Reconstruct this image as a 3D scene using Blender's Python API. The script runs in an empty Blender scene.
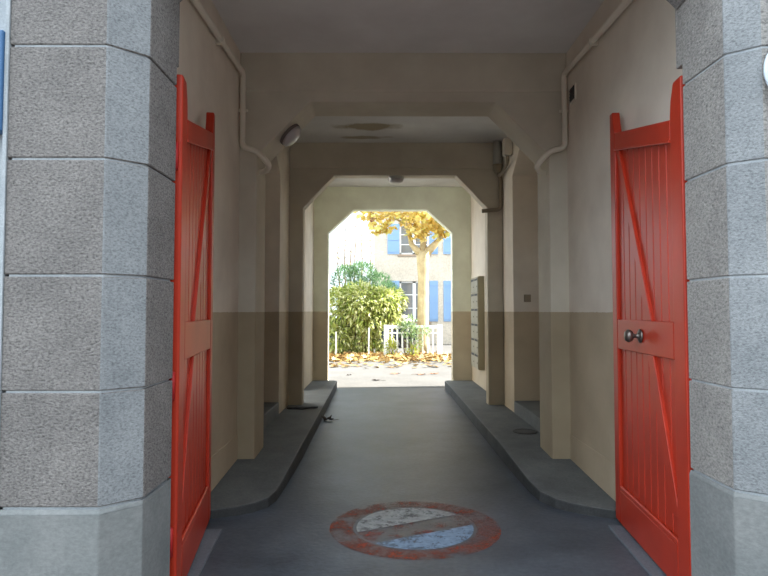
import bpy, bmesh, math, random
from mathutils import Vector, Matrix
S = bpy.context.scene
COL = S.collection
PI = math.pi

# ------------------------------------------------------------------ materials
def mat(name, col, rough=.8, metal=0., spec=.3):
    m = bpy.data.materials.new(name); m.use_nodes = True
    b = m.node_tree.nodes['Principled BSDF']
    b.inputs['Base Color'].default_value = (*col, 1)
    b.inputs['Roughness'].default_value = rough
    b.inputs['Metallic'].default_value = metal
    b.inputs['Specular IOR Level'].default_value = spec
    return m
def N(m, t, **k):
    n = m.node_tree.nodes.new(t)
    for a, v in k.items(): setattr(n, a, v)
    return n
def L(m, a, b): m.node_tree.links.new(a, b)
def bsdf(m): return m.node_tree.nodes['Principled BSDF']
def pos(m): return N(m, 'ShaderNodeNewGeometry').outputs['Position']
def noise(m, scale, detail=4, rough=.55, vec=None):
    n = N(m, 'ShaderNodeTexNoise'); n.inputs['Scale'].default_value = scale
    n.inputs['Detail'].default_value = detail; n.inputs['Roughness'].default_value = rough
    L(m, vec if vec else pos(m), n.inputs['Vector']); return n
def ramp(m, fac, stops):
    r = N(m, 'ShaderNodeValToRGB'); e = r.color_ramp.elements
    while len(e) < len(stops): e.new(.5)
    for i, (p, c) in enumerate(stops):
        e[i].position = p; e[i].color = (*c, 1) if len(c) == 3 else c
    L(m, fac, r.inputs['Fac']); return r.outputs['Color']
def mix(m, fac, a, b, mode='MIX'):
    n = N(m, 'ShaderNodeMix', data_type='RGBA', blend_type=mode)
    for sock, v in ((n.inputs[0], fac), (n.inputs[6], a), (n.inputs[7], b)):
        if hasattr(v, 'default_value') or hasattr(v, 'is_linked'): L(m, v, sock)
        else: sock.default_value = v if isinstance(v, (int, float)) else (*v, 1)
    return n.outputs[2]
def math_(m, op, a, b=None):
    n = N(m, 'ShaderNodeMath', operation=op)
    for i, v in enumerate((a, b)):
        if v is None: continue
        if isinstance(v, (int, float)): n.inputs[i].default_value = v
        else: L(m, v, n.inputs[i])
    return n.outputs[0]
def bump(m, h, strength=.3, dist=.01):
    n = N(m, 'ShaderNodeBump'); n.inputs['Strength'].default_value = strength
    n.inputs['Distance'].default_value = dist
    L(m, h, n.inputs['Height']); L(m, n.outputs[0], bsdf(m).inputs['Normal'])
def base(m, c): L(m, c, bsdf(m).inputs['Base Color'])

def paint_wall(name, upper, lower, line=1.49):
    m = mat(name, upper, .75)
    sep = N(m, 'ShaderNodeSeparateXYZ'); L(m, pos(m), sep.inputs[0])
    n = noise(m, 2.2, 5); n2 = noise(m, 14, 3)
    wob = math_(m, 'MULTIPLY', math_(m, 'SUBTRACT', n2.outputs[0], .5), .012)
    z = math_(m, 'ADD', sep.outputs[2], wob)
    f = math_(m, 'GREATER_THAN', z, line)
    c = mix(m, f, lower, upper)
    d = ramp(m, n.outputs[0], [(.3, (.86, .84, .82)), (.7, (1.04, 1.04, 1.03))])
    base(m, mix(m, 1., c, d, 'MULTIPLY'))
    bump(m, noise(m, 60, 3).outputs[0], .12, .004)
    return m
def concrete(name, a, b, scale=3., rough=.85, bs=.3):
    m = mat(name, a, rough)
    n = noise(m, scale, 8, .65); n2 = noise(m, scale*22, 4)
    c = ramp(m, n.outputs[0], [(.32, a), (.7, b)])
    d = ramp(m, n2.outputs[0], [(.3, (.82,)*3), (.7, (1.12,)*3)])
    base(m, mix(m, 1., c, d, 'MULTIPLY')); bump(m, n2.outputs[0], bs, .006)
    return m
def stone(name, a, b, bs=.7, sc=60, con=.5):
    m = mat(name, a, .9)
    n = noise(m, 4, 6, .6)
    v = N(m, 'ShaderNodeTexVoronoi'); v.inputs['Scale'].default_value = sc
    L(m, pos(m), v.inputs['Vector'])
    mp = N(m, 'ShaderNodeMapping'); mp.inputs['Scale'].default_value = (1, 1, 1.7); L(m, pos(m), mp.inputs['Vector'])
    g = noise(m, sc, 7, .72, mp.outputs[0])
    c = ramp(m, n.outputs[0], [(.3, a), (.7, b)])
    d = ramp(m, g.outputs[0], [(.36, (1-con,)*3), (.47, (.95,)*3), (.68, (1+con*.9, 1+con*.87, 1+con*.82))])
    base(m, mix(m, 1., c, d, 'MULTIPLY'))
    h = math_(m, 'ADD', math_(m, 'MULTIPLY', v.outputs['Distance'], .5), math_(m, 'MULTIPLY', g.outputs[0], 1.5))
    bump(m, h, bs, .014)
    return m
def leaf_mat(name, stops, trans=.45, rough=.45):
    m = mat(name, stops[0][1], rough, spec=.35)
    g = N(m, 'ShaderNodeNewGeometry')
    c = ramp(m, g.outputs['Random Per Island'], stops)
    base(m, c)
    t = N(m, 'ShaderNodeBsdfTranslucent'); L(m, c, t.inputs['Color'])
    mx = N(m, 'ShaderNodeMixShader'); mx.inputs[0].default_value = trans
    out = m.node_tree.nodes['Material Output']
    L(m, bsdf(m).outputs[0], mx.inputs[1]); L(m, t.outputs[0], mx.inputs[2]); L(m, mx.outputs[0], out.inputs['Surface'])
    return m
def worn_paint(name, col, lo, hi, scale=9.):
    m = mat(name, col, .7)
    n = noise(m, scale, 8, .7); n2 = noise(m, 45, 4, .7)
    a = math_(m, 'ADD', math_(m, 'MULTIPLY', n.outputs[0], .7), math_(m, 'MULTIPLY', n2.outputs[0], .3))
    al = ramp(m, a, [(lo, (0, 0, 0)), (hi, (1, 1, 1))])
    L(m, al, bsdf(m).inputs['Alpha'])
    n3 = noise(m, 20, 5)
    base(m, mix(m, 1., col, ramp(m, n3.outputs[0], [(.3, (.7,)*3), (.7, (1.1,)*3)]), 'MULTIPLY'))
    return m

M = {}
M['wall'] = paint_wall('cream and tan wall paint', (.77, .705, .615), (.49, .405, .29))
M['wall_r'] = M['wall']
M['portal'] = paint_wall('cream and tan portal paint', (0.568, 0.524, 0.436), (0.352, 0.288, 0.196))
M['portal_back'] = paint_wall('daylit cream and tan portal paint', (.80, .83, .69), (.60, .53, .39))  # lighter copy of the arch paint; last bay's daylight is put into its colour
M['skirt'] = mat('cream skirting', (.46, .39, .28), .7)
M['stone'] = stone('pebbled grey stone', (.205, .192, .186), (.27, .252, .242), .75, 72, .55)
M['stone_lit'] = stone('lit pebbled stone', (0.266, 0.252, 0.241), (0.335, 0.32, 0.303), .6, 60, .45)  # paler copy of the stone; stronger light on the right pillar painted in
M['stone_smooth'] = stone('smoother bluish grey stone margin', (0.207, 0.219, 0.23), (0.281, 0.293, 0.304), .35, 80, .4)
M['plinth'] = stone('weathered plinth stone', (0.178, 0.19, 0.19), (0.241, 0.247, 0.244), .15, 40, .15)
M['mortar'] = concrete('pale mortar', (.30, .33, .36), (.45, .48, .5), 8)
M['floor'] = concrete('worn asphalt', (.040, .048, .060), (.100, .114, .136), 1.3, .42, .35)
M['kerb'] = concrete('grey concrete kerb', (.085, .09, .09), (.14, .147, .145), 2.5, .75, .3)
M['kerb_face'] = concrete('shaded kerb face', (.04, .042, .043), (.075, .078, .078), 4, .8, .4)  # shade along the kerb side painted in as darker concrete
M['street'] = concrete('darkened street paving', (.05, .05, .05), (.075, .075, .075), 2, .85, .2)  # unseen paving, kept dark so little light bounces onto the front arch
M['gravel'] = concrete('pale yard ground', (0.082, 0.078, 0.071), (0.115, 0.11, 0.102), .9, .9, .4)
M['red'] = mat('red gloss paint', (.45, .032, .012), .38, spec=.35)
_n = noise(M['red'], 3, 5); base(M['red'], mix(M['red'], 1., (.47, .034, .013), ramp(M['red'], _n.outputs[0], [(.3, (.82, .8, .8)), (.7, (1.06, 1.1, 1.1))]), 'MULTIPLY'))
bump(M['red'], noise(M['red'], 40, 3).outputs[0], .08, .003)
M['red_dark'] = mat('red painted iron', (.42, .02, .02), .4)
M['iron'] = mat('dark iron', (.05, .05, .055), .5, .6)
M['bronze'] = mat('worn grey brass', (.20, .175, .16), .36, .85)
M['plate'] = concrete('grey steel strip', (.11, .125, .15), (.16, .18, .205), 3, .5, .1)
M['pipe'] = mat('cream painted pipe', (.70, .64, .54), .5)
M['pipe_grey'] = mat('grey plastic pipe', (.42, .42, .38), .5)
M['pipe_dark'] = mat('brown painted pipe', (.30, .25, .18), .5)
M['vent'] = mat('dark vent', (.05, .05, .05), .6)
M['lamp_rim'] = mat('dark lamp base', (.16, .13, .12), .5)
M['lamp_glass'] = mat('frosted lamp glass', (.45, .42, .42), .3, spec=.5)
M['lamp_grey'] = mat('grey lamp glass', (.42, .43, .40), .35, spec=.5)
M['mail'] = mat('beige mailbox metal', (0.31, 0.279, 0.198), .45)
M['mail_side'] = mat('olive mailbox casing', (.33, .29, .19), .5)
M['slot'] = mat('black slot', (.02, .02, .02), .6)
M['white'] = mat('white painted wood', (.82, .82, .80), .5)
M['blue'] = mat('blue shutter paint', (.23, .36, .56), .5)
M['blue_panel'] = mat('dark blue enamel', (.05, .13, .27), .4)
M['signwhite'] = mat('pale grey sign metal', (.62, .70, .78), .35)
M['door_brown'] = mat('brown door', (.16, .10, .06), .5)
M['debris'] = mat('dark scrap', (.03, .03, .033), .85)
M['leaf_dark'] = mat('dark dead leaf', (.05, .04, .035), .8)
M['leaf_brown'] = mat('brown dead leaf', (.20, .10, .06), .8)
M['drain'] = concrete('dark cast cover', (0.036, 0.036, 0.035), (0.06, 0.06, 0.057), 12, .7, .3)
M['housewall'] = concrete('pale rendered house wall', (0.533, 0.462, 0.373), (0.64, 0.572, 0.48), .8, .9, .2)
M['blocker_grey'] = concrete('grey skylight blocker wall', (.08, .075, .07), (.11, .105, .10), .8, .9, .2)
M['bounce_white'] = concrete('white bounce wall', (.72, .72, .70), (.8, .8, .79), .8, .9, .2)
M['sill'] = mat('brown stone sill', (.36, .27, .20), .8)
M['roof'] = mat('red roof tile', (.36, .14, .08), .85)
M['glass'] = mat('window glass', (.16, .17, .18), .08, spec=.8)
M['bark'] = concrete('pale plane bark', (.36, .27, .14), (.52, .42, .24), 4, .85, .4)
M['bark_dark'] = concrete('brown twig bark', (.16, .11, .07), (.26, .19, .12), 6, .85, .4)
M['carpaint'] = mat('dark blue car paint', (.02, .03, .07), .2, spec=.6)
M['carglass'] = mat('car glass', (.10, .17, .26), .05, spec=1.)
M['tyre'] = mat('tyre rubber', (.02, .02, .02), .8)
M['laurel'] = leaf_mat('laurel leaves', [(0, (0.121, 0.181, 0.026)), (.3, (0.346, 0.397, 0.086)), (.65, (0.553, 0.57, 0.207)), (1, (0.691, 0.674, 0.397))], .35)
M['conifer'] = leaf_mat('blue green leaves', [(0, (0.04, 0.112, 0.044)), (.5, (0.112, 0.216, 0.096)), (1, (0.224, 0.336, 0.176))], .35)
M['gold'] = leaf_mat('golden plane leaves', [(0, (0.46, 0.276, 0.055)), (.3, (0.663, 0.497, 0.129)), (.75, (0.755, 0.644, 0.276)), (1, (0.571, 0.589, 0.147))], .5)
M['litter'] = leaf_mat('fallen yellow leaves', [(0, (0.187, 0.101, 0.032)), (.4, (0.302, 0.187, 0.061)), (.8, (0.374, 0.259, 0.101)), (1, (0.418, 0.324, 0.173))], .1)
M['herb'] = leaf_mat('grey green leaves', [(0, (0.112, 0.195, 0.068)), (.5, (0.21, 0.3, 0.12)), (1, (0.338, 0.413, 0.188))], .3)
M['limeherb'] = leaf_mat('lime leaves', [(0, (0.262, 0.315, 0.03)), (1, (0.495, 0.495, 0.09))], .35)
M['pale_leaf'] = leaf_mat('white blossom', [(0, (.8, .8, .74)), (1, (.86, .85, .82))], .3)

# ceiling: white paint with brown damp stains in the middle bay
m = M['ceiling'] = mat('aged white ceiling', (.5, .5, .48), .85)
_n = noise(m, 1.7, 5)
c0 = ramp(m, _n.outputs[0], [(.3, (.62, .61, .60)), (.7, (.74, .74, .73))])
def stain(c, cx, cy, rx, ry, col):
    sep = N(m, 'ShaderNodeSeparateXYZ'); L(m, pos(m), sep.inputs[0])
    nn = noise(m, 3.5, 6, .6)
    dx = math_(m, 'DIVIDE', math_(m, 'SUBTRACT', sep.outputs[0], cx), rx)
    dy = math_(m, 'DIVIDE', math_(m, 'SUBTRACT', sep.outputs[1], cy), ry)
    r = math_(m, 'SQRT', math_(m, 'ADD', math_(m, 'MULTIPLY', dx, dx), math_(m, 'MULTIPLY', dy, dy)))
    r = math_(m, 'ADD', r, math_(m, 'MULTIPLY', math_(m, 'SUBTRACT', nn.outputs[0], .5), 1.6))
    return mix(m, ramp(m, r, [(.55, (1, 1, 1)), (1., (0, 0, 0))]), c, col)
c0 = stain(c0, -.17, 7.62, .48, .17, (.36, .31, .22))
c0 = stain(c0, -.26, 8.1, .42, .10, (.42, .37, .29))
base(m, c0)

# ------------------------------------------------------------------ mesh helpers
def link(o, parent=None):
    COL.objects.link(o)
    if parent: o.parent = parent
    return o
def obj(name, bm, mats, parent=None, smooth=False, bevel=0., seg=2):
    bmesh.ops.recalc_face_normals(bm, faces=bm.faces)
    me = bpy.data.meshes.new(name); bm.to_mesh(me); bm.free()
    for x in (mats if isinstance(mats, (list, tuple)) else [mats]): me.materials.append(x)
    if smooth:
        for p in me.polygons: p.use_smooth = True
    o = link(bpy.data.objects.new(name, me), parent)
    if bevel:
        b = o.modifiers.new('bevel', 'BEVEL'); b.width = bevel; b.segments = seg; b.limit_method = 'ANGLE'; b.angle_limit = math.radians(35)
    return o
def BM(): return bmesh.new()
def box(bm, x0, x1, y0, y1, z0, z1, mi=0):
    v = [bm.verts.new(p) for p in ((x0,y0,z0),(x1,y0,z0),(x1,y1,z0),(x0,y1,z0),(x0,y0,z1),(x1,y0,z1),(x1,y1,z1),(x0,y1,z1))]
    for f in ((0,3,2,1),(4,5,6,7),(0,1,5,4),(1,2,6,5),(2,3,7,6),(3,0,4,7)):
        bm.faces.new([v[i] for i in f]).material_index = mi
    return bm
def prism(bm, pts, axis, a, b, mi=0):
    """extrude a 2-D polygon along x, y or z from a to b"""
    def P(p, t): return {'z': (p[0], p[1], t), 'y': (p[0], t, p[1]), 'x': (t, p[0], p[1])}[axis]
    A = [bm.verts.new(P(p, a)) for p in pts]; B = [bm.verts.new(P(p, b)) for p in pts]
    n = len(pts); fs = [bm.faces.new(A), bm.faces.new(B[::-1])]
    for i in range(n): fs.append(bm.faces.new((A[i], A[(i+1) % n], B[(i+1) % n], B[i])))
    for f in fs: f.material_index = mi
    return fs
def tube(bm, pts, r, seg=10, radii=None, cap=True):
    pts = [Vector(p) for p in pts]; rings = []; up = None
    for i, p in enumerate(pts):
        d = (pts[min(i+1, len(pts)-1)] - pts[max(i-1, 0)]).normalized()
        if up is None:
            up = Vector((0, 0, 1)) if abs(d.z) < .9 else Vector((1, 0, 0))
        s = d.cross(up).normalized(); up = s.cross(d).normalized()
        rr = radii[i] if radii else r
        rings.append([bm.verts.new(p + (s*math.cos(2*PI*k/seg) + up*math.sin(2*PI*k/seg))*rr) for k in range(seg)])
    for a, b in zip(rings, rings[1:]):
        for k in range(seg): bm.faces.new((a[k], a[(k+1) % seg], b[(k+1) % seg], b[k]))
    if cap: bm.faces.new(rings[0][::-1]); bm.faces.new(rings[-1])
def rounded(pts, r, n=5):
    """round the corners of a polyline"""
    pts = [Vector(p) for p in pts]; out = [pts[0]]
    for a, b, c in zip(pts, pts[1:], pts[2:]):
        k = min(r, (a-b).length*.45, (c-b).length*.45)
        p, q = b + (a-b).normalized()*k, b + (c-b).normalized()*k
        for i in range(n+1):
            t = i/n; out.append(p*(1-t)**2 + b*2*t*(1-t) + q*t*t)
    return out + [pts[-1]]
def lathe(bm, prof, centre, axis, seg=32):
    """profile [(r, h)] spun about axis through centre"""
    ax = Vector(axis).normalized(); u = ax.orthogonal().normalized(); w = ax.cross(u); c = Vector(centre); rings = []
    for r, h in prof:
        rings.append([bm.verts.new(c + ax*h + (u*math.cos(2*PI*k/seg) + w*math.sin(2*PI*k/seg))*max(r, 1e-4)) for k in range(seg)])
    for a, b in zip(rings, rings[1:]):
        for k in range(seg): bm.faces.new((a[k], a[(k+1) % seg], b[(k+1) % seg], b[k]))
    bm.faces.new(rings[0][::-1]); bm.faces.new(rings[-1])
def tag(o, label, cat, group=None, kind=None):
    o['label'] = label; o['category'] = cat
    if group: o['group'] = group
    if kind: o['kind'] = kind
    return o
def thing(name, label, cat, loc=(0, 0, 0), rz=0, group=None):
    o = link(bpy.data.objects.new(name, None)); o.location = loc; o.rotation_euler = (0, 0, rz)
    o.empty_display_size = .2
    return tag(o, label, cat, group)
def put(o):
    """part built in world coordinates under an Empty that stands elsewhere"""
    p = o.parent
    o.matrix_parent_inverse = (Matrix.Translation(p.location) @ Matrix.Rotation(p.rotation_euler.z, 4, 'Z')).inverted()
    return o
def struct(name, bm, mats, **k):
    o = obj(name, bm, mats, **k)
    if not o.parent: o['kind'] = 'structure'
    return o

# ------------------------------------------------------------------ the setting
XL, XR, ZC = -1.35, 1.76, 3.96
b = BM(); box(b, -9, 9, 2.3, 11.3, -.2, 0); struct('floor', b, M['floor'])
b = BM(); box(b, -16, 16, -10, 2.3, -.2, 0); struct('floor_street', b, M['street'])
b = BM(); box(b, -14, 16, 11.3, 45, -.2, -.005); struct('floor_yard', b, M['gravel'])
b = BM(); prism(b, [(-2.0, 2.9), (9, 2.9), (9, 8.5), (-2.0, 8.5)], 'z', ZC, 4.2); prism(b, [(-1.80, 8.5), (9, 8.5), (9, 11.75), (-1.80, 11.75)], 'z', ZC, 4.2); struct('ceiling', b, M['ceiling'])

def side_wall(name, x, out, jamb):
    s = 1 if out > 0 else -1
    b = BM()
    prism(b, [(2.92, 0), (5.86, 0), (5.86, 3.62), (jamb-.5, 3.62), (jamb, 3.32), (jamb, 0)]+([(8.62, 0), (8.62, 3.6), (9.84, 3.6), (9.84, 0)] if s < 0 else [])+[(11.72, 0), (11.72, ZC), (2.92, ZC)], 'x', x, x+s*.42)  # left wall only: added unseen opening that lets daylight into the last bay
    ye = 11.72 if s > 0 else 8.6
    x0, x1 = sorted((x+s*.42, x+s*.62)); box(b, x0, x1, 2.92, ye, 0, ZC)
    if s > 0: box(b, x+.62, 9, 3.0, ye, 0, ZC)
    struct(name, b, M['wall'])
side_wall('wall_left', XL, -1, 7.6); side_wall('wall_right', XR, 1, 7.72)
def jamb_door(name, x, s, y0, y1):
    b = BM(); x0, x1 = sorted((x+s*.42, x+s*.37)); box(b, x0, x1, y0, y1, .315, 2.45)
    o = struct(name, b, M['door_brown'], bevel=.004)
    for z0, z1 in ((.5, 1.2), (1.4, 2.25)):
        b = BM(); x0, x1 = sorted((x+s*.37, x+s*.355)); box(b, x0, x1, y0+.15, y1-.15, z0, z1); obj('door_panel', b, M['door_brown'], o, bevel=.01)
    b = BM(); lathe(b, [(.012, 0), (.012, .03), (.025, .04), (.025, .06), (.01, .07)], (x+s*.37, y0+.08, 1.3), (-s, 0, 0), 16); obj('door_handle', b, M['bronze'], o, True)
jamb_door('door_1', XL, -1, 6.1, 7.0); jamb_door('door_2', XR, 1, 6.1, 7.0)
for nm, x, s, j in (('trim_1', XL, -1, 7.6), ('trim_2', XR, 1, 7.72)):
    b = BM(); x0, x1 = sorted((x-s*.005, x+s*.42)); box(b, x0, x1, 5.86, j, 0, .31); struct(nm, b, M['kerb'], bevel=.012)

def portal(name, y, xl, xr, zc, zt, run, t=.36, ledge=True, m='portal'):
    b = BM()
    prism(b, [(XL-.02, .0), (xl, .0), (xl, zc), (xl+run, zt), (xr-run, zt), (xr, zc), (xr, .0), (XR+.02, .0), (XR+.02, ZC+.01), (XL-.02, ZC+.01)], 'y', y, y+t)
    if ledge: box(b, XL, XR, y-.012, y+.02, zt+.10, ZC+.005)
    struct(name, b, M[m], bevel=.012)
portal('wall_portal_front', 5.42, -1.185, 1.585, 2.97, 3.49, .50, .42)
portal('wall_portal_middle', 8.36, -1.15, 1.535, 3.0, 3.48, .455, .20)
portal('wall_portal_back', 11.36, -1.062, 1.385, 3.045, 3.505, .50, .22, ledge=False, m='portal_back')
for nm, x, s in (('baseboard_left', XL, 1), ('baseboard_right', XR, -1)):
    b = BM(); x0, x1 = sorted((x, x+s*.008)); box(b, x0, x1, 2.95, 5.42, .0, .35); struct(nm, b, M['wall'], bevel=.003)

# raised pavements along both walls, sagging to a rounded near end
def pavement(name, xw, edge, near):
    """edge: list of (x, y, z) of the kerb line from the far end to the wall at the near end"""
    b = BM(); top = []; n = len(edge)
    for x, y, z in edge:
        top.append((b.verts.new((x, y, z)), b.verts.new((x, y, -.02)), b.verts.new((xw, max(y, near), z))))
    for a, c in zip(top, top[1:]):
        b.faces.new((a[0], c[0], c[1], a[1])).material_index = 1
        if (a[2].co-c[2].co).length > 1e-4: b.faces.new((a[0], a[2], c[2], c[0]))
        else: b.faces.new((a[0], a[2], c[0]))
    a = top[0]; w = b.verts.new((xw, a[0].co.y, -.02)); b.faces.new((a[0], a[1], w, a[2]))
    bmesh.ops.remove_doubles(b, verts=b.verts, dist=1e-4)
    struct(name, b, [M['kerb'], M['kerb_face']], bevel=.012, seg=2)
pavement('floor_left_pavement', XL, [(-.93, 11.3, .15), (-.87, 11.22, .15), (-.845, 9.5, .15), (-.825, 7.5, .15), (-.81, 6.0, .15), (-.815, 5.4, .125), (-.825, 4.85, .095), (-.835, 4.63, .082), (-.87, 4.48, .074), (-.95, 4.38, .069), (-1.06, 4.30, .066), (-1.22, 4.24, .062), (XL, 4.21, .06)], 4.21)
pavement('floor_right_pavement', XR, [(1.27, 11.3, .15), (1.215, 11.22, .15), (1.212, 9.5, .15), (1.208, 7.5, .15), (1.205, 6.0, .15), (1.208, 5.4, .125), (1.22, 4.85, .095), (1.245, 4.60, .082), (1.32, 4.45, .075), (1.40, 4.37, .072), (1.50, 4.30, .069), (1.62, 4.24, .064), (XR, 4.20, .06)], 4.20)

# street front: coursed stone pillars, lintel and the walls beside them
def pillar(name, poly, upper, plinth, inner, pl_top, stn='stone'):
    b = BM(); g = .005
    zs = [pl_top, 1.158, 1.652, 2.155, 2.65, 3.145, 3.64, 4.2]
    def course(pts, z0, z1, base_mi):
        fs = prism(b, pts, 'z', z0, z1, base_mi)
        return fs
    course(plinth, 0, pl_top-.022, 2)
    # sloped weathering on top of the plinth
    A = [b.verts.new((*p, pl_top-.022)) for p in plinth]; B = [b.verts.new((*p, pl_top-.004)) for p in poly]
    for i in range(len(A)): b.faces.new((A[i], A[(i+1) % len(A)], B[(i+1) % len(A)], B[i])).material_index = 2
    for z0, z1 in zip(zs, zs[1:]):
        fs = course(poly, z0+g, z1-g, 0)
        fs[2+1].material_index = 1      # the chamfer, in smoother bluish stone
    course(inner, .1, 4.2, 3)
    course(upper, 2.765, 4.2, 0)
    struct(name, b, [M[stn], M['stone_smooth'], M['plinth'], M['mortar']], bevel=.004, seg=1)
LP = [(-1.612, 2.46), (-1.19, 2.46), (-1.052, 2.585), (-1.052, 2.92), (-1.612, 2.92)]
LU = [(-1.59, 2.6), (-1.058, 2.6), (-1.056, 2.96), (-1.59, 2.96)]
LB = [(-1.612, 2.448), (-1.182, 2.448), (-1.052, 2.577), (-1.052, 2.92), (-1.612, 2.92)]
LI = [(-1.597, 2.467), (-1.193, 2.467), (-1.067, 2.588), (-1.067, 2.91), (-1.597, 2.91)]
pillar('wall_pillar_left', LP, LU, LB, LI, .672)
RP = [(2.35, 2.46), (1.655, 2.46), (1.54, 2.55), (1.535, 2.90), (2.35, 2.90)]
RU = [(2.33, 2.6), (1.545, 2.6), (1.54, 2.97), (2.33, 2.97)]
RB = [(2.35, 2.448), (1.647, 2.448), (1.532, 2.542), (1.527, 2.90), (2.35, 2.90)]
RI = [(2.34, 2.467), (1.658, 2.467), (1.547, 2.554), (1.543, 2.89), (2.34, 2.89)]
pillar('wall_pillar_right', RP, RU, RB, RI, .715, 'stone_lit')
b = BM(); prism(b, [(-1.08, 3.07), (-.66, 3.5), (1.1, 3.5), (1.53, 3.07), (1.53, 5.6), (-1.08, 5.6)], 'y', 2.55, 2.94); struct('wall_lintel', b, M['stone'])
b = BM(); box(b, -9, -1.634, 2.5, 2.99, 0, 5.6); box(b, -1.628, -1.612, 2.453, 2.9, 0, 5.6); box(b, -1.605, -1.08, 2.6, 2.9, 4.2, 5.6); struct('wall_street_left', b, M['mortar'])
b = BM(); box(b, 2.35, 9, 2.5, 2.99, 0, 5.6); box(b, 1.53, 2.35, 2.6, 2.9, 4.2, 5.6); struct('wall_street_right', b, M['mortar'])
# added unseen pale wall that bounces sunlight into the last bay
b = BM(); box(b, -5.2, -4.8, 2.99, 13.5, 0, 6.0); struct('wall_bounce_left', b, M['bounce_white'])
# unseen houses behind the camera, added and shaped to hold back skylight
b = BM(); box(b, -16, 16, -10.5, -10, 0, 4.6); box(b, 2.5, 16, -10, -9.5, 0, 9); struct('wall_street_blocker', b, M['blocker_grey'])

# ------------------------------------------------------------------ the two red gate leaves
def gate(label, hinge, free, sg, knob):
    d = Vector((free[0]-hinge[0], free[1]-hinge[1])); W = d.length; rz = math.atan2(d.y, d.x)
    t = thing('gate_leaf', label, 'gate', (*hinge, 0), rz, 'red gate leaves')
    T = .056
    def yy(a, c): return sorted((sg*a, sg*c))
    def pr(name, pts, a=0., c=T, m=M['red'], bev=.006, seg=2):
        b = BM(); y0, y1 = yy(a, c); prism(b, pts, 'y', y0, y1); return obj(name, b, m, t, bevel=bev, seg=seg)
    z0 = .025; hw, fw = .15, .105; h0, h1 = 2.545, 2.77        # top edge of the leaf at the hinge and meeting side
    def top(s): return h0 + (h1-h0)*(s-hw)/(W-fw-hw)
    pr('hinge_stile', [(0, z0), (hw, z0), (hw, h0+.02), (hw-.012, h0+.10), (hw-.045, h0+.178), (hw-.05, h0+.19), (0, h0+.19)], bev=.012, seg=3)
    pr('meeting_stile', [(W-fw, z0), (W, z0), (W, h1+.165), (W-.062, h1+.165), (W-.075, h1+.09), (W-fw, h1+.01)], bev=.008)
    pr('top_rail', [(hw, top(hw)-.115), (W-fw, top(W-fw)-.115), (W-fw, top(W-fw)), (hw, top(hw))])
    b = BM(); y0, y1 = yy(-.006, .006)
    prism(b, [(hw, top(hw)-.127), (W-fw, top(W-fw)-.127), (W-fw, top(W-fw)-.111), (hw, top(hw)-.111)], 'y', y0, y1); obj('rail_moulding', b, M['red'], t, bevel=.003)
    pr('lock_rail', [(hw, 1.235), (W-fw, 1.235), (W-fw, 1.44), (hw, 1.44)], .001, T)
    pr('bottom_rail', [(hw, z0), (W-fw, z0), (W-fw, .255), (hw, .255)])
    b = BM(); y0, y1 = yy(0, .02)
    prism(b, [(hw, .25), (W-fw, .25), (W-fw, .285), (hw, .285)], 'y', y0, y1); obj('rail_moulding', b, M['red'], t, bevel=.014, seg=3)
    b = BM(); n = 9; w = (W-fw-hw)/n; y0, y1 = yy(.022, T-.008)
    for i in range(n):
        a, c = hw+i*w, hw+(i+1)*w
        prism(b, [(a+.0025, .25), (c-.0025, .25), (c-.0025, top(c)-.1), (a+.0025, top(a)-.1)], 'y', y0, y1)
    obj('board_panel', b, M['red'], t, bevel=.006, seg=1)
    b = BM(); y0, y1 = yy(.034, T-.014); prism(b, [(hw-.01, .24), (W-fw+.01, .24), (W-fw+.01, h1-.09), (hw-.01, h0-.09)], 'y', y0, y1); obj('backing_board', b, M['red_dark'], t)
    for (sa, za), (sc, zc) in (((.52, 1.44), (W-fw-.03, top(W-fw)-.12)), ((hw+.02, .40), (.50, 1.235))):
        v = Vector((sc-sa, zc-za)).normalized(); nx = Vector((-v.y, v.x))*.043
        # ends cut level with the rails
        def cut(s, z): return s*0 + z
        k = .043/ v.y
        pr('brace', [(sa-k, za), (sa+k, za), (sc+k*(.2 if zc > 2 else 1), zc), (sc-k, zc)], .002, .04, bev=.004)
    for z in (.34, 1.12, 2.30):
        b = BM(); tube(b, [(-.012, sg*.03, z-.07), (-.012, sg*.03, z+.07)], .014, 12); h = obj('hinge', b, M['red_dark'], t, True)
        b = BM(); box(b, -.03, .10, *yy(.052, .062), z-.03, z+.03); obj('strap', b, M['red_dark'], h, bevel=.003)
    if knob:
        s = .64
        b = BM(); lathe(b, [(.042, .002), (.042, .009), (.032, .015), (.014, .018), (.013, .045), (.03, .054), (.04, .07), (.04, .082), (.028, .096), (.004, .10)], (s, 0, 1.345), (0, -sg, 0), 24); obj('knob', b, M['bronze'], t, True)['label'] = 'worn grey metal door knob'
    return t
gate('tall red plank gate leaf folded against the left wall beside the left stone pillar', (-1.036, 2.965), (-1.222, 4.18), 1, False)
gate('tall red plank gate leaf with a metal knob folded against the right wall', (1.558, 2.965), (1.668, 4.175), -1, True)
def strip(pts, label):
    b = BM(); prism(b, pts, 'z', -.01, .014); tag(obj('floor_strip', b, M['plate'], bevel=.003), label, 'metal strip', 'metal strips under the gate')
strip([(-.985, 2.75), (-1.092, 4.01), (-1.27, 4.00), (-1.06, 2.75)], 'grey metal strip on the floor under the left red gate leaf')
strip([(1.48, 2.75), (1.571, 4.07), (1.75, 4.05), (1.505, 2.75)], 'grey metal strip on the floor under the right red gate leaf')

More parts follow.
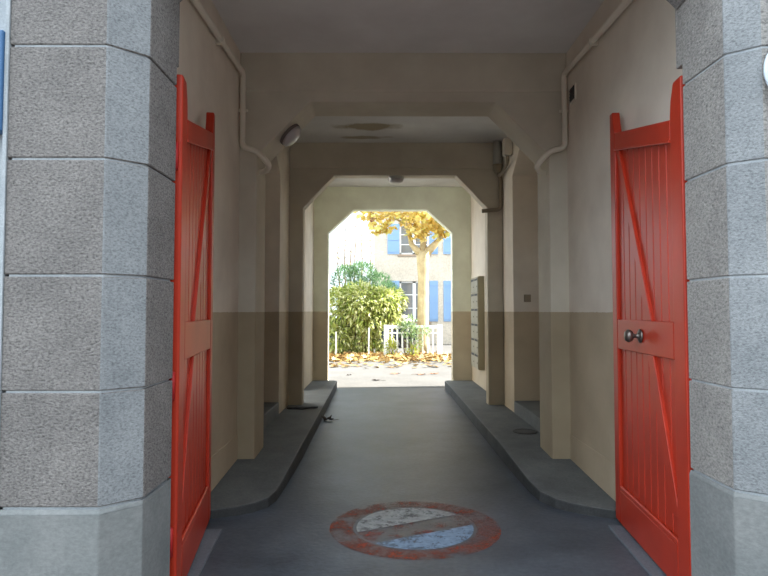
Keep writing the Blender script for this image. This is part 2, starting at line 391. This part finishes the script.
# ------------------------------------------------------------------ painted mark on the floor
t = thing('floor_marking', 'worn round prohibition mark painted red and white on the passage floor', 'road marking', (.228, 4.07, 0))
RX, RY, RI_ = .59, .535, .42
M['ring'] = worn_paint('worn red road paint', (.28, .065, .036), .42, .64, 6)
M['bar'] = worn_paint('faded red road paint', (.30, .07, .05), .50, .66, 8)
M['wp'] = worn_paint('worn white road paint', (.35, .37, .37), .38, .5, 8)
M['bp'] = worn_paint('sky-tinted worn white road paint', (.22, .31, .43), .38, .5, 8)  # worn white paint; the sky's blue reflection is put into its colour
b = BM(); n = 72; A = []; B = []
for i in range(n):
    a = 2*PI*i/n; A.append(b.verts.new((RX*math.cos(a), RY*math.sin(a), .003))); B.append(b.verts.new((RI_*math.cos(a)*1.02, RI_*math.sin(a)*.94, .003)))
for i in range(n): b.faces.new((A[i], A[(i+1) % n], B[(i+1) % n], B[i]))
obj('ring', b, M['ring'], t)
ang = math.radians(26.5); hwid = .115; off = -.03
def seg_pts(sgn, r):
    u = Vector((math.cos(ang), math.sin(ang))); w = Vector((-u.y, u.x)); h0 = sgn*hwid+off
    a0 = math.asin(h0/r); out = []
    for i in range(25):
        k = i/24
        a = a0 + (PI-2*a0)*k if sgn > 0 else a0 - (PI+2*a0)*k
        p = u*math.cos(a)*r + w*math.sin(a)*r; out.append((p.x, p.y*.95))
    return out
for sgn, mm, lab in ((1, M['wp'], 'worn white paint segment'), (-1, M['bp'], 'worn white paint segment with a sky reflection tint')):
    b = BM(); b.faces.new([b.verts.new((*p, .003)) for p in seg_pts(sgn, .405)]); obj('segment', b, mm, t)['label'] = lab
u = Vector((math.cos(ang), math.sin(ang))); w = Vector((-u.y, u.x))
b = BM(); b.faces.new([b.verts.new((*(u*a+w*c), .0025)) for a, c in ((-.40, hwid+off), (-.40, -hwid+off), (.40, -hwid+off), (.40, hwid+off))]); obj('bar', b, M['bar'], t)

# ------------------------------------------------------------------ fittings in the passage
def wall_pipe(label, x, s, y0, z0):
    e = s*.04
    t = thing('wall_pipe', label, 'pipe', (x-e, 5.36, 3.0), 0, 'cream wall pipes')
    xi = (-1.185 if s < 0 else 1.585)
    path = rounded([(x-e, y0, z0), (x-e, 5.36, 3.74), (x-e, 5.36, 3.03), (xi+s*.0, 5.36, 3.01), (xi-s*.13, 5.385, 2.87), (xi-s*.06, 5.52, 2.84), (xi+s*.08, 5.55, 2.84)], .06)
    b = BM(); tube(b, path, .027, 12); put(obj('pipe_run', b, M['pipe'], t, True))
    b = BM(); box(b, *sorted((x-e*2.2, x+s*.01)), 5.355, 5.375, 3.37, 3.395); put(obj('bracket', b, M['pipe'], t, bevel=.002))
    b = BM(); box(b, *sorted((x-e*1.9, x+s*.002)), 4.6, 4.62, 3.66, 3.72); put(obj('bracket', b, M['pipe'], t, bevel=.002))
wall_pipe('cream pipe running down the left wall and round the left pilaster', XL, -1, 2.95, 3.62)
wall_pipe('cream pipe running down the right wall and round the right pilaster', XR, 1, 2.95, 3.62)
def bulkhead(label, c, axis, rim, glass, r):
    t = thing('bulkhead_lamp', label, 'lamp', c, 0, 'round passage lamps')
    b = BM(); lathe(b, [(r, 0), (r, .03), (r*.94, .036)], c, axis, 32); put(obj('lamp_base', b, rim, t, True))
    b = BM(); lathe(b, [(r*.96, .034), (r*.93, .06), (r*.7, .083), (r*.35, .093), (.004, .095)], c, axis, 32); put(obj('lamp_glass', b, glass, t, True))
k = Vector((.52, 0, -.50)).normalized()
bulkhead('round wall lamp with dark rim on the slanted left corner of the front arch', (-.92, 5.63, 3.252), k, M['lamp_rim'], M['lamp_glass'], .125)
bulkhead('round grey lamp hanging under the middle of the second arch', (.205, 8.47, 3.48), (0, 0, -1), M['lamp_grey'], M['lamp_glass'], .115)
t = thing('wall_vent', 'small dark vent high on the right wall beside the pipe', 'vent', (XR, 5.25, 3.5))
b = BM(); box(b, XR-.012, XR+.01, 5.15, 5.30, 3.42, 3.57); put(obj('frame', b, M['wall'], t, bevel=.003))
b = BM(); box(b, XR-.016, XR-.008, 5.165, 5.285, 3.435, 3.555)
for i in range(4): box(b, XR-.02, XR-.012, 5.165, 5.285, 3.45+.028*i, 3.456+.028*i)
put(obj('grille', b, M['vent'], t))
t = thing('drain_pipe', 'grey drain pipe narrowing to a dark pipe at the right of the second arch', 'pipe', (1.68, 8.28, 2.9))
b = BM(); tube(b, [(1.675, 8.29, 3.97), (1.675, 8.29, 3.60)], .062, 16); put(obj('wide_pipe', b, M['pipe_grey'], t, True))
b = BM(); tube(b, [(1.675, 8.29, 3.62), (1.675, 8.29, 3.57), (1.69, 8.29, 3.5)], .05, 14, radii=[.072, .066, .03]); put(obj('collar', b, M['pipe_dark'], t, True))
b = BM(); tube(b, rounded([(1.69, 8.3, 3.52), (1.725, 8.32, 3.42), (1.725, 8.32, 2.97), (1.45, 8.32, 2.95)], .07), .03, 12); put(obj('narrow_pipe', b, M['pipe_dark'], t, True))
t = thing('junction_box', 'small pale box high on the right wall before the second arch', 'box', (1.70, 7.75, 3.62))
b = BM(); box(b, 1.64, XR-.001, 7.66, 7.78, 3.60, 3.83); put(obj('box_body', b, M['pipe'], t, bevel=.008))
b = BM(); tube(b, rounded([(1.70, 7.72, 3.60), (1.70, 7.74, 3.5), (1.70, 8.0, 3.46), (1.70, 8.30, 3.46)], .05), .022, 10); put(obj('conduit', b, M['pipe_dark'], t, True))
t = thing('call_box', 'small dark box on the doorway jamb inside the right wall', 'switch', (2.0, 7.70, 1.7))
b = BM(); box(b, 1.90, 1.985, 7.68, 7.722, 1.62, 1.72); put(obj('cover', b, M['pipe_dark'], t, bevel=.004))
b = BM(); box(b, 1.922, 1.962, 7.672, 7.682, 1.65, 1.69); put(obj('button', b, M['pipe_dark'], t, bevel=.002))
# mailboxes on the right wall of the last bay
t = thing('mailbox_bank', 'tall beige bank of letterboxes on the right wall near the exit', 'mailboxes', (XR, 9.9, .48))
b = BM(); box(b, XR-.10, XR-.001, 9.92, 10.70, .49, 2.10); put(obj('case', b, M['mail_side'], t, bevel=.004))
for r_ in range(6):
    for c_ in range(2):
        y0 = 9.935+c_*.378; z0 = .502+r_*.265
        b = BM(); box(b, XR-.114, XR-.099, y0, y0+.366, z0, z0+.253); dd = put(obj('box_door', b, M['mail'], t, bevel=.004))
        b = BM(); box(b, XR-.117, XR-.112, y0+.03, y0+.336, z0+.205, z0+.24); s_ = obj('slot', b, M['slot'], dd); s_.matrix_parent_inverse = dd.matrix_parent_inverse.copy() if False else Matrix.Identity(4)
        b = BM(); lathe(b, [(.012, 0), (.012, .006), (.004, .008)], (XR-.114, y0+.06, z0+.1), (-1, 0, 0), 10); obj('lock', b, M['iron'], dd)
# things lying about
def scrap(name, label, cat, c, L_, W_, rz, m, seed, h=.02):
    rnd = random.Random(seed); b = BM(); nx, ny = 10, 6; g = []
    for i in range(nx+1):
        row = []
        for j in range(ny+1):
            u, v = i/nx*2-1, j/ny*2-1
            wd = (1-abs(u)**2.2)**.6*(.75+.25*math.sin(u*7+seed))
            x, y = u*L_/2, v*W_/2*max(wd, .02)
            row.append(b.verts.new((x, y, .004+h*(.5+.5*math.sin(u*5+v*4+seed))*rnd.uniform(.5, 1.)*(1-abs(v)*.6))))
        g.append(row)
    for i in range(nx):
        for j in range(ny): b.faces.new((g[i][j], g[i+1][j], g[i+1][j+1], g[i][j+1]))
    o = obj(name, b, m, None, True); o.location = c; o.rotation_euler = (0, 0, rz)
    sm = o.modifiers.new('thick', 'SOLIDIFY'); sm.thickness = .003
    return tag(o, label, cat)
scrap('crumpled_scrap', 'dark crumpled scrap lying at the foot of the left middle pilaster', 'litter', (-1.10, 8.05, .15), .42, .20, .15, M['debris'], 2, .03)
def leaf_shape(b, L_, W_, curl, rnd, lobed=False):
    """one fallen leaf with blade lobes and a stalk, lying flat at the origin"""
    ctr = b.verts.new((0, 0, .004+curl*.3)); rim = []
    n = 20
    for i in range(n):
        a = 2*PI*i/n
        r = .5*(1-.42*(i % 4 in (1, 3))*(1 if lobed else .2)-.25*(i % 4 == 0)*rnd.random())
        x, y = math.cos(a)*r*L_, math.sin(a)*r*W_
        rim.append(b.verts.new((x, y, .004+curl*abs(math.sin(a*1.5+rnd.random()))*(.4+rnd.random()))))
    for i in range(n): b.faces.new((ctr, rim[i], rim[(i+1) % n]))
    tube(b, [(L_*.4, 0, .006), (L_*.7, .01, .008), (L_*.85, .03, .006)], .003, 5)
def fallen(label, c, L_, rz, m, seed, curl=.02, z=0):
    b = BM(); leaf_shape(b, L_, L_*.85, curl, random.Random(seed), True)
    o = obj('fallen_leaf', b, m); o.location = (c[0], c[1], z); o.rotation_euler = (0, 0, rz)
    tag(o, label, 'leaf', 'single dead leaves')
fallen('dark curled dead leaf on the floor against the left kerb', (-.745, 7.95, 0), .20, .4, M['leaf_dark'], 4, .06)
b = BM(); lathe(b, [(.135, 0), (.135, .010), (.118, .014), (.11, .008), (.03, .009), (.004, .009)], (0, 0, 0), (0, 0, 1), 32)
o = obj('drain_cover', b, M['drain'], None, False); o.location = (1.60, 6.50, .149); tag(o, 'dark round cover on the right pavement beside the doorway step', 'drain cover')
# edges of things at the frame's sides
t = thing('round_sign', 'pale round sign cut by the right edge, high on the right pillar', 'sign', (1.772, 2.43, 2.53))
b = BM(); lathe(b, [(.135, 0), (.14, .004), (.14, .014), (.132, .018)], (1.772, 2.43, 2.53), (0, -1, 0), 40); put(obj('sign_plate', b, M['signwhite'], t, True))
b = BM(); box(b, 1.73, 1.78, 2.425, 2.46, 2.47, 2.59); put(obj('mount', b, M['iron'], t))
b = BM(); box(b, -1.95, -1.630, 2.44, 2.505, 2.27, 2.71); tag(obj('blue_panel', b, M['blue_panel'], bevel=.006), 'narrow strip of a blue panel at the left edge beside the left pillar', 'panel')

# ------------------------------------------------------------------ the yard beyond
def leaf(b, p, d, up, L_, W_, fold=.25):
    """a pointed leaf folded along its midrib"""
    d = d.normalized(); s = d.cross(up)
    if s.length < 1e-3: s = d.orthogonal()
    s.normalize(); n = s.cross(d)
    A = b.verts.new(p); m1 = b.verts.new(p+d*L_*.5-n*.02*L_); T = b.verts.new(p+d*L_-n*.15*L_)
    l = b.verts.new(p+d*L_*.42+s*W_/2+n*W_*fold); r = b.verts.new(p+d*L_*.42-s*W_/2+n*W_*fold)
    b.faces.new((A, m1, l)); b.faces.new((m1, T, l)); b.faces.new((A, r, m1)); b.faces.new((m1, r, T))
def lobed_leaf(b, p, d, up, size):
    d = d.normalized(); s = d.cross(up)
    if s.length < 1e-3: s = d.orthogonal()
    s.normalize(); n = s.cross(d)
    prof = ((0, 0), (.18, .45), (.38, .28), (.62, .5), (.62, .2), (1, 0), (.62, -.2), (.62, -.5), (.38, -.28), (.18, -.45))
    c = b.verts.new(p+d*size*.4-n*size*.06)
    v = [b.verts.new(p+d*x*size+s*y*size*1.1) for x, y in prof]
    for i in range(len(v)): b.faces.new((c, v[i], v[(i+1) % len(v)]))
def rv(rnd):
    while True:
        v = Vector((rnd.uniform(-1, 1), rnd.uniform(-1, 1), rnd.uniform(-1, 1)))
        if .05 < v.length < 1: return v.normalized()
def clump(b, rnd, c, r, n, L_, W_, droop=.4, shell=.55):
    c = Vector(c)
    for _ in range(n):
        v = rv(rnd); k = rnd.uniform(shell, 1.)**.7
        p = c + Vector((v.x*r[0], v.y*r[1], v.z*r[2]))*k
        if p.z < .04: p.z = .04+rnd.random()*.1
        d = (v + rv(rnd)*.7 + Vector((0, 0, -droop))).normalized()
        k2 = rnd.uniform(.7, 1.25); leaf(b, p, d, Vector((0, 0, 1))+rv(rnd)*.4, L_*k2, W_*k2)
def stems(name, parent, pts_list, m):
    b = BM()
    for pts, r0, r1 in pts_list:
        n = len(pts); tube(b, pts, r0, 7, radii=[r0+(r1-r0)*i/(n-1) for i in range(n)])
    return put(obj(name, b, m, parent, True))
rnd = random.Random(11)
# big yellow green bush
t = thing('leafy_bush', 'large yellow green bush overhanging the ground left of the white fence', 'bush', (-.7, 19.9, 0))
b = BM()
for c, r, n in (((-1.45, 19.9, 1.55), (.62, .7, .75), 1500), ((-.75, 19.7, 1.75), (.75, .8, .68), 1900), ((-.05, 19.8, 1.72), (.62, .7, .55), 1400), ((-1.5, 19.8, .6), (.5, .7, .6), 1100),
                ((-.5, 19.6, 1.2), (.7, .6, .5), 500), ((.25, 19.9, 1.35), (.45, .5, .38), 480), ((-.9, 20.0, .55), (.8, .5, .6), 1300), ((.42, 19.9, 1.85), (.40, .4, .38), 420), ((.0, 20.1, .5), (.35, .4, .5), 350)):
    clump(b, rnd, c, r, n, .19, .075)
put(obj('foliage', b, M['laurel'], t))
stems('stem', t, [([(-.7+dx*.2, 19.9, 0), (-.7+dx*.6, 19.9+dy, .8), (-.7+dx, 19.8+dy, 1.7)], .04, .015) for dx, dy in ((-.8, 0), (-.4, .2), (0, -.1), (.4, .1), (.75, 0))], M['bark_dark'])
# taller blue green bush behind
t = thing('tall_bush', 'blue green feathery bush rising behind the yellow green bush', 'bush', (-1.0, 21.6, 0))
b = BM()
for c, r, n in (((-1.3, 21.6, 2.5), (.65, .6, .7), 1500), ((-.75, 21.7, 2.75), (.6, .6, .6), 1500), ((-.2, 21.7, 2.45), (.6, .6, .5), 1200), ((.15, 21.8, 2.2), (.5, .5, .4), 800), ((-.8, 21.6, 1.4), (1.1, .6, 1.2), 700)):
    clump(b, rnd, c, r, n, .15, .035, -.3)
put(obj('foliage', b, M['conifer'], t))
stems('stem', t, [([(-1+dx*.2, 21.6, 0), (-1+dx*.7, 21.6, 1.4), (-1+dx, 21.6, 2.6)], .05, .015) for dx in (-.5, -.15, .25, .7)], M['bark_dark'])
# bare shoots standing above it
t = thing('bare_sapling', 'thin bare shoots standing up behind the bushes against the white sky', 'sapling', (-1.0, 22.9, 0))
sp = []
for i, (x, h) in enumerate(((-1.75, 4.3), (-1.5, 5.0), (-1.1, 5.3), (-.8, 4.9), (-.45, 4.7), (-1.3, 4.4))):
    pts = [(x*.4-.6, 22.9, 0), (x*.8-.2, 22.9, 1.8), (x, 22.9+.1*i, 3.2), (x+.05*(i % 3-1), 23.6, h)]
    sp.append((pts, .05, .018))
    for q in range(6):
        z = 2.9+(h-3.0)*q/6; sd = 1 if (q+i) % 2 else -1
        sp.append(([(x, 22.9, z), (x+sd*.10, 22.9, z+.14), (x+sd*.15, 23.45, z+.34)], .014, .008))
stems('stem', t, sp, M['bark_dark'])
b = BM()
for _ in range(150):
    i = rnd.randrange(6); x, h = ((-1.75, 4.3), (-1.5, 5.0), (-1.1, 5.3), (-.8, 4.9), (-.45, 4.7), (-1.3, 4.4))[i]
    leaf(b, Vector((x+rnd.uniform(-.17, .17), 22.9+rnd.uniform(-.1, .1), rnd.uniform(2.9, h))), rv(rnd), Vector((0, 0, 1)), .11, .05)
put(obj('foliage', b, M['gold'], t))
# plane tree
t = thing('plane_tree', 'pollarded tree with pale trunk and golden autumn leaves behind the white fence', 'tree', (1.42, 20, 0))
b = BM(); tube(b, [(1.44, 20, -.02), (1.43, 20, .4), (1.41, 20, 1.5), (1.43, 20, 2.6), (1.42, 20, 3.25), (1.42, 20, 3.55)], .2, 16, radii=[.25, .205, .185, .18, .21, .24])
tr = put(obj('trunk', b, M['bark'], t, True))
b = BM()
BR = [([(1.42, 20, 3.4), (1.75, 20, 3.72), (2.02, 20, 4.0), (2.1, 20.05, 4.6), (2.3, 20.1, 5.4)], .16, .05), ([(1.42, 20, 3.4), (1.18, 19.9, 3.62), (1.02, 19.85, 3.8), (.85, 19.8, 4.5), (.3, 19.6, 5.1)], .15, .03),
      ([(1.42, 20, 3.5), (1.45, 20.2, 4.2), (1.4, 20.3, 5.6)], .13, .04), ([(.85, 19.8, 4.5), (.2, 19.6, 4.75), (-.6, 19.4, 4.55)], .04, .01), ([(2.0, 20, 4.0), (2.6, 19.8, 4.5), (3.1, 19.7, 5.2)], .07, .02)]
stems('branch', t, BR, M['bark'])
b = BM()
def lclump(c, r, n, size=.215):
    for _ in range(int(n*1.05)):
        v = rv(rnd); p = Vector(c)+Vector((v.x*r[0], v.y*r[1], v.z*r[2]))*rnd.random()**.45
        lobed_leaf(b, p, (v*.6+rv(rnd)+Vector((0, 0, -.5))), Vector((0, -.6, 1))+rv(rnd)*.5, size*rnd.uniform(.7, 1.2))
for c, r, n in (((1.3, 19.6, 4.85), (.75, .6, .6), 190), ((1.95, 19.7, 4.75), (.42, .5, .45), 90), ((1.2, 19.6, 4.2), (.4, .4, .3), 60), ((.55, 19.5, 5.0), (.55, .5, .35), 70), ((-.1, 19.4, 4.75), (.6, .4, .38), 75), ((-.55, 19.4, 4.95), (.45, .4, .3), 45), ((-.3, 19.4, 4.3), (.35, .3, .22), 22), ((1.9, 19.8, 4.15), (.3, .3, .2), 25), ((1.2, 19.9, 6.1), (1.6, 1.2, .7), 260), ((2.7, 19.7, 5.1), (.6, .5, .5), 80), ((2.1, 19.65, 4.4), (.3, .3, .3), 50), ((.2, 19.4, 4.35), (.3, .3, .2), 22)):
    lclump(c, r, n)
put(obj('foliage', b, M['gold'], t))
# white fence
t = thing('picket_fence', 'white wooden picket fence standing before the tree in the yard', 'fence', (.98, 18.95, 0))
for x0 in (.06, 1.80):
    b = BM(); box(b, x0, x0+.17, 18.88, 19.03, 0, 1.04); put(obj('post', b, M['white'], t, bevel=.008))
for z0, z1 in ((.93, 1.02), (.755, .81)):
    b = BM(); box(b, .2, 1.83, 18.92, 18.97, z0, z1); put(obj('rail', b, M['white'], t, bevel=.004))
for i in range(9):
    x = .33+i*.167
    b = BM(); box(b, x-.028, x+.028, 18.90, 18.925, .05, .97); put(obj('picket', b, M['white'], t, bevel=.003))
for x, lab in ((-1.5, 'thin white stake under the left end of the yellow green bush'), (-.43, 'thin white stake under the middle of the yellow green bush')):
    b = BM(); box(b, x-.022, x+.022, 18.9, 18.94, 0, .82 if x < -1 else .95); tag(obj('garden_stake', b, M['white'], bevel=.006), lab, 'stake', 'white garden stakes')
# plants by the fence
def plant(name, label, c, clumps, m, L_, W_):
    t = thing(name, label, 'plant', (*c, 0))
    b = BM()
    for cc, r, n in clumps: clump(b, rnd, cc, r, n, L_, W_, -.2, .2)
    put(obj('foliage', b, m, t))
    stems('stem', t, [([(c[0], c[1], 0), (c[0]+dx*.5, c[1], .2), (c[0]+dx, c[1], .5)], .012, .006) for dx in (-.08, .02, .1)], M['bark_dark'])
plant('climbing_plant', 'grey green plant climbing over the middle of the white fence', (.95, 18.8), [((.85, 18.70, .92), (.30, .15, .30), 190), ((1.05, 18.70, .55), (.26, .15, .45), 170), ((1.35, 18.8, .85), (.22, .12, .16), 80), ((.62, 18.8, .98), (.2, .1, .12), 50), ((.9, 18.85, 1.12), (.2, .12, .2), 70)], M['herb'], .11, .045)
plant('low_plant', 'lime green tuft at the left foot of the white fence', (.32, 18.7), [((.3, 18.7, .28), (.2, .14, .32), 150)], M['limeherb'], .12, .05)
plant('low_plant', 'lime green tuft at the foot of the fence below the climbing plant', (.98, 18.65), [((.98, 18.65, .2), (.2, .14, .22), 110)], M['limeherb'], .12, .05)
plant('flowering_shrub', 'white blossoming shrub tops showing above the fence before the dark car', (.80, 20.6), [((.78, 20.6, 1.22), (.36, .15, .09), 110)], M['pale_leaf'], .10, .07)
# leaf litter and the single leaves lying nearer
b = BM()
for _ in range(3200):
    x = rnd.uniform(-2.6, 3.2); y = 17.2+2.3*rnd.random()**.75
    if rnd.random() < .06: y = rnd.uniform(15.3, 17.2)
    p = Vector((x, y, rnd.uniform(.005, .07 if y > 17.9 else .02))); lobed_leaf(b, p, Vector((rnd.uniform(-1, 1), rnd.uniform(-1, 1), rnd.uniform(-.1, .35))), Vector((0, 0, 1))+rv(rnd)*.35, rnd.uniform(.12, .2))
tag(obj('leaf_litter', b, M['litter']), 'band of fallen yellow leaves along the foot of the fence', 'leaves', kind='stuff')
for (x, y), L_, lab, mm in (((-.77, 13.6), .14, 'small dark leaf on the yard ground at far left by the exit', 'leaf_dark'), ((.31, 13.9), .34, 'dark reddish leaf on the yard ground straight beyond the exit', 'leaf_brown'), ((-.12, 12.6), .24, 'dark leaf on the ground just outside the exit, left of centre', 'leaf_dark'),
                        ((.92, 13.7), .28, 'brown leaf on the yard ground towards the right jamb', 'leaf_brown'), ((1.25, 13.9), .30, 'rightmost brown leaf on the yard ground by the exit', 'leaf_brown')):
    fallen(lab, (x, y), L_, x*3, M[mm], int(x*100+y*7), .02, -.004)
# parked car behind the hedge
t = thing('parked_car', 'dark parked car glimpsed between the bush and the white fence', 'car', (-.3, 24.4, 0))
cx, cy = -.3, 24.4
prof = [(-2.0, .3), (2.0, .3), (2.05, .6), (1.95, .92), (1.2, 1.0), (-1.75, 1.02), (-2.05, .8)]
b = BM(); prism(b, [(cx+x, z) for x, z in prof], 'y', cy-.82, cy+.82); put(obj('body', b, M['carpaint'], t, bevel=.06, seg=3))
b = BM(); prism(b, [(cx-1.6, 1.0), (cx+1.1, 1.0), (cx+.55, 1.5), (cx+.3, 1.54), (cx-1.0, 1.54), (cx-1.3, 1.46)], 'y', cy-.70, cy+.70); put(obj('cabin', b, M['carpaint'], t, bevel=.05, seg=3))
for pts in ([(cx-1.35, 1.05), (cx-.42, 1.05), (cx-.42, 1.44), (cx-1.15, 1.42)], [(cx-.32, 1.05), (cx+.85, 1.05), (cx+.48, 1.42), (cx-.32, 1.44)]):
    b = BM(); prism(b, pts, 'y', cy-.712, cy-.69); put(obj('side_window', b, M['carglass'], t))
for x in (-1.3, 1.3):
    b = BM(); lathe(b, [(.2, -.02), (.31, 0), (.31, .19), (.2, .2)], (cx+x, cy-.64, .31), (0, -1, 0), 24); put(obj('wheel', b, M['tyre'], t, False))
# house
HY = 26.; HL = -.35
t = thing('house', 'pale house with sky blue shutters at the back of the yard', 'house', (3, HY, 0))
b = BM()
wins = [(.80, 2.12, 1.02, 2.84), (.80, 2.12, 4.06, 5.42), (3.32, 4.55, 1.02, 2.84), (3.32, 4.55, 4.06, 5.42)]
xs = [HL, .80, 2.12, 3.32, 4.55, 7.5]; zs = [0, 1.02, 2.84, 4.06, 5.42, 6.3]
for i in range(5):
    for j in range(5):
        if any(abs(xs[i]-w_[0]) < .01 and abs(zs[j]-w_[2]) < .01 for w_ in wins): continue
        box(b, xs[i], xs[i+1], HY, HY+.25, zs[j], zs[j+1])
box(b, HL, HL+.25, HY+.25, HY+7, 0, 6.3); box(b, 7.25, 7.5, HY+.25, HY+7, 0, 6.3); box(b, HL, 7.5, HY+6.8, HY+7, 0, 6.3)
bmesh.ops.remove_doubles(b, verts=b.verts, dist=1e-4)
put(obj('house_wall', b, M['housewall'], t))
b = BM(); prism(b, [(HY-.4, 6.25), (HY+7.4, 6.25), (HY+3.5, 8.6)], 'x', HL-.3, 7.8); put(obj('roof', b, M['roof'], t))
for x0, x1, z0, z1 in wins:
    b = BM()
    for a in ((x0, x1, z0, z0+.07), (x0, x1, z1-.07, z1), (x0, x0+.07, z0, z1), (x1-.07, x1, z0, z1), ((x0+x1)/2-.07, (x0+x1)/2+.07, z0, z1)):
        box(b, a[0], a[1], HY+.10, HY+.16, a[2], a[3])
    for k in (1, 2): box(b, x0, x1, HY+.115, HY+.15, z0+(z1-z0)*k/3-.018, z0+(z1-z0)*k/3+.018)
    w_ = put(obj('window', b, M['white'], t))
    b = BM(); box(b, x0+.03, x1-.03, HY+.13, HY+.14, z0+.03, z1-.03); obj('pane', b, M['glass'], w_)
    b = BM(); box(b, x0-.1, x1+.1, HY-.07, HY+.12, z0-.09, z0); put(obj('sill', b, M['sill'], t, bevel=.01))
    for a, c in ((x0-.55, x0-.02), (x1+.02, x1+.40 if x0 < 1 else x1+.55)):
        b = BM(); box(b, a, c, HY-.05, HY-.012, z0+.01, z1+.02)
        for k in range(3):
            zz = z0+.15+(z1-z0-.3)*k/2; box(b, a+.03, c-.03, HY-.07, HY-.045, zz-.05, zz+.05)
        for k in range(1, 4): box(b, a+(c-a)*k/4-.006, a+(c-a)*k/4+.006, HY-.056, HY-.048, z0+.02, z1)
        put(obj('shutter', b, M['blue'], t))

# ------------------------------------------------------------------ light, sky, camera
sun = bpy.data.lights.new('sun', 'SUN'); sun.energy = 24.; sun.color = (1., .975, .92); sun.angle = math.radians(.6)
so = link(bpy.data.objects.new('sun', sun)); so.rotation_euler = Vector((.74, .08, .66)).to_track_quat('Z', 'Y').to_euler()
so.location = (20, 10, 20)
w = bpy.data.worlds.new('sky'); S.world = w; w.use_nodes = True
bg = w.node_tree.nodes['Background']; bg.inputs[0].default_value = (.80, .91, 1.0, 1)
nt = w.node_tree; tc = nt.nodes.new('ShaderNodeTexCoord'); dt = nt.nodes.new('ShaderNodeVectorMath'); dt.operation = 'DOT_PRODUCT'
dt.inputs[1].default_value = Vector((-.80, -.55, .25)).normalized(); nt.links.new(tc.outputs['Generated'], dt.inputs[0])
mr = nt.nodes.new('ShaderNodeMapRange'); mr.inputs[1].default_value = -.6; mr.inputs[2].default_value = .9; mr.inputs[3].default_value = 1.7; mr.inputs[4].default_value = 3.4   # sky brightened at front left, added to light the right wall
nt.links.new(dt.outputs['Value'], mr.inputs[0]); nt.links.new(mr.outputs[0], bg.inputs[1])
cam = bpy.data.cameras.new('camera'); co = link(bpy.data.objects.new('camera', cam)); S.camera = co
cam.sensor_width = 36; cam.lens = 577/768*36; cam.clip_start = .02; cam.clip_end = 300
co.location = (0, 0, 1.5); co.rotation_euler = (PI/2+math.atan(23/577), 0, -math.atan(2/577))
S.view_settings.view_transform = 'Standard'; S.view_settings.look = 'None'; S.view_settings.gamma = 1.; S.view_settings.exposure = 0.33
S.view_settings.use_curve_mapping = False
S.cycles.use_denoising = True
S.cycles.max_bounces = 16; S.cycles.diffuse_bounces = 10; S.cycles.transparent_max_bounces = 12
S.cycles.sample_clamp_indirect = 8
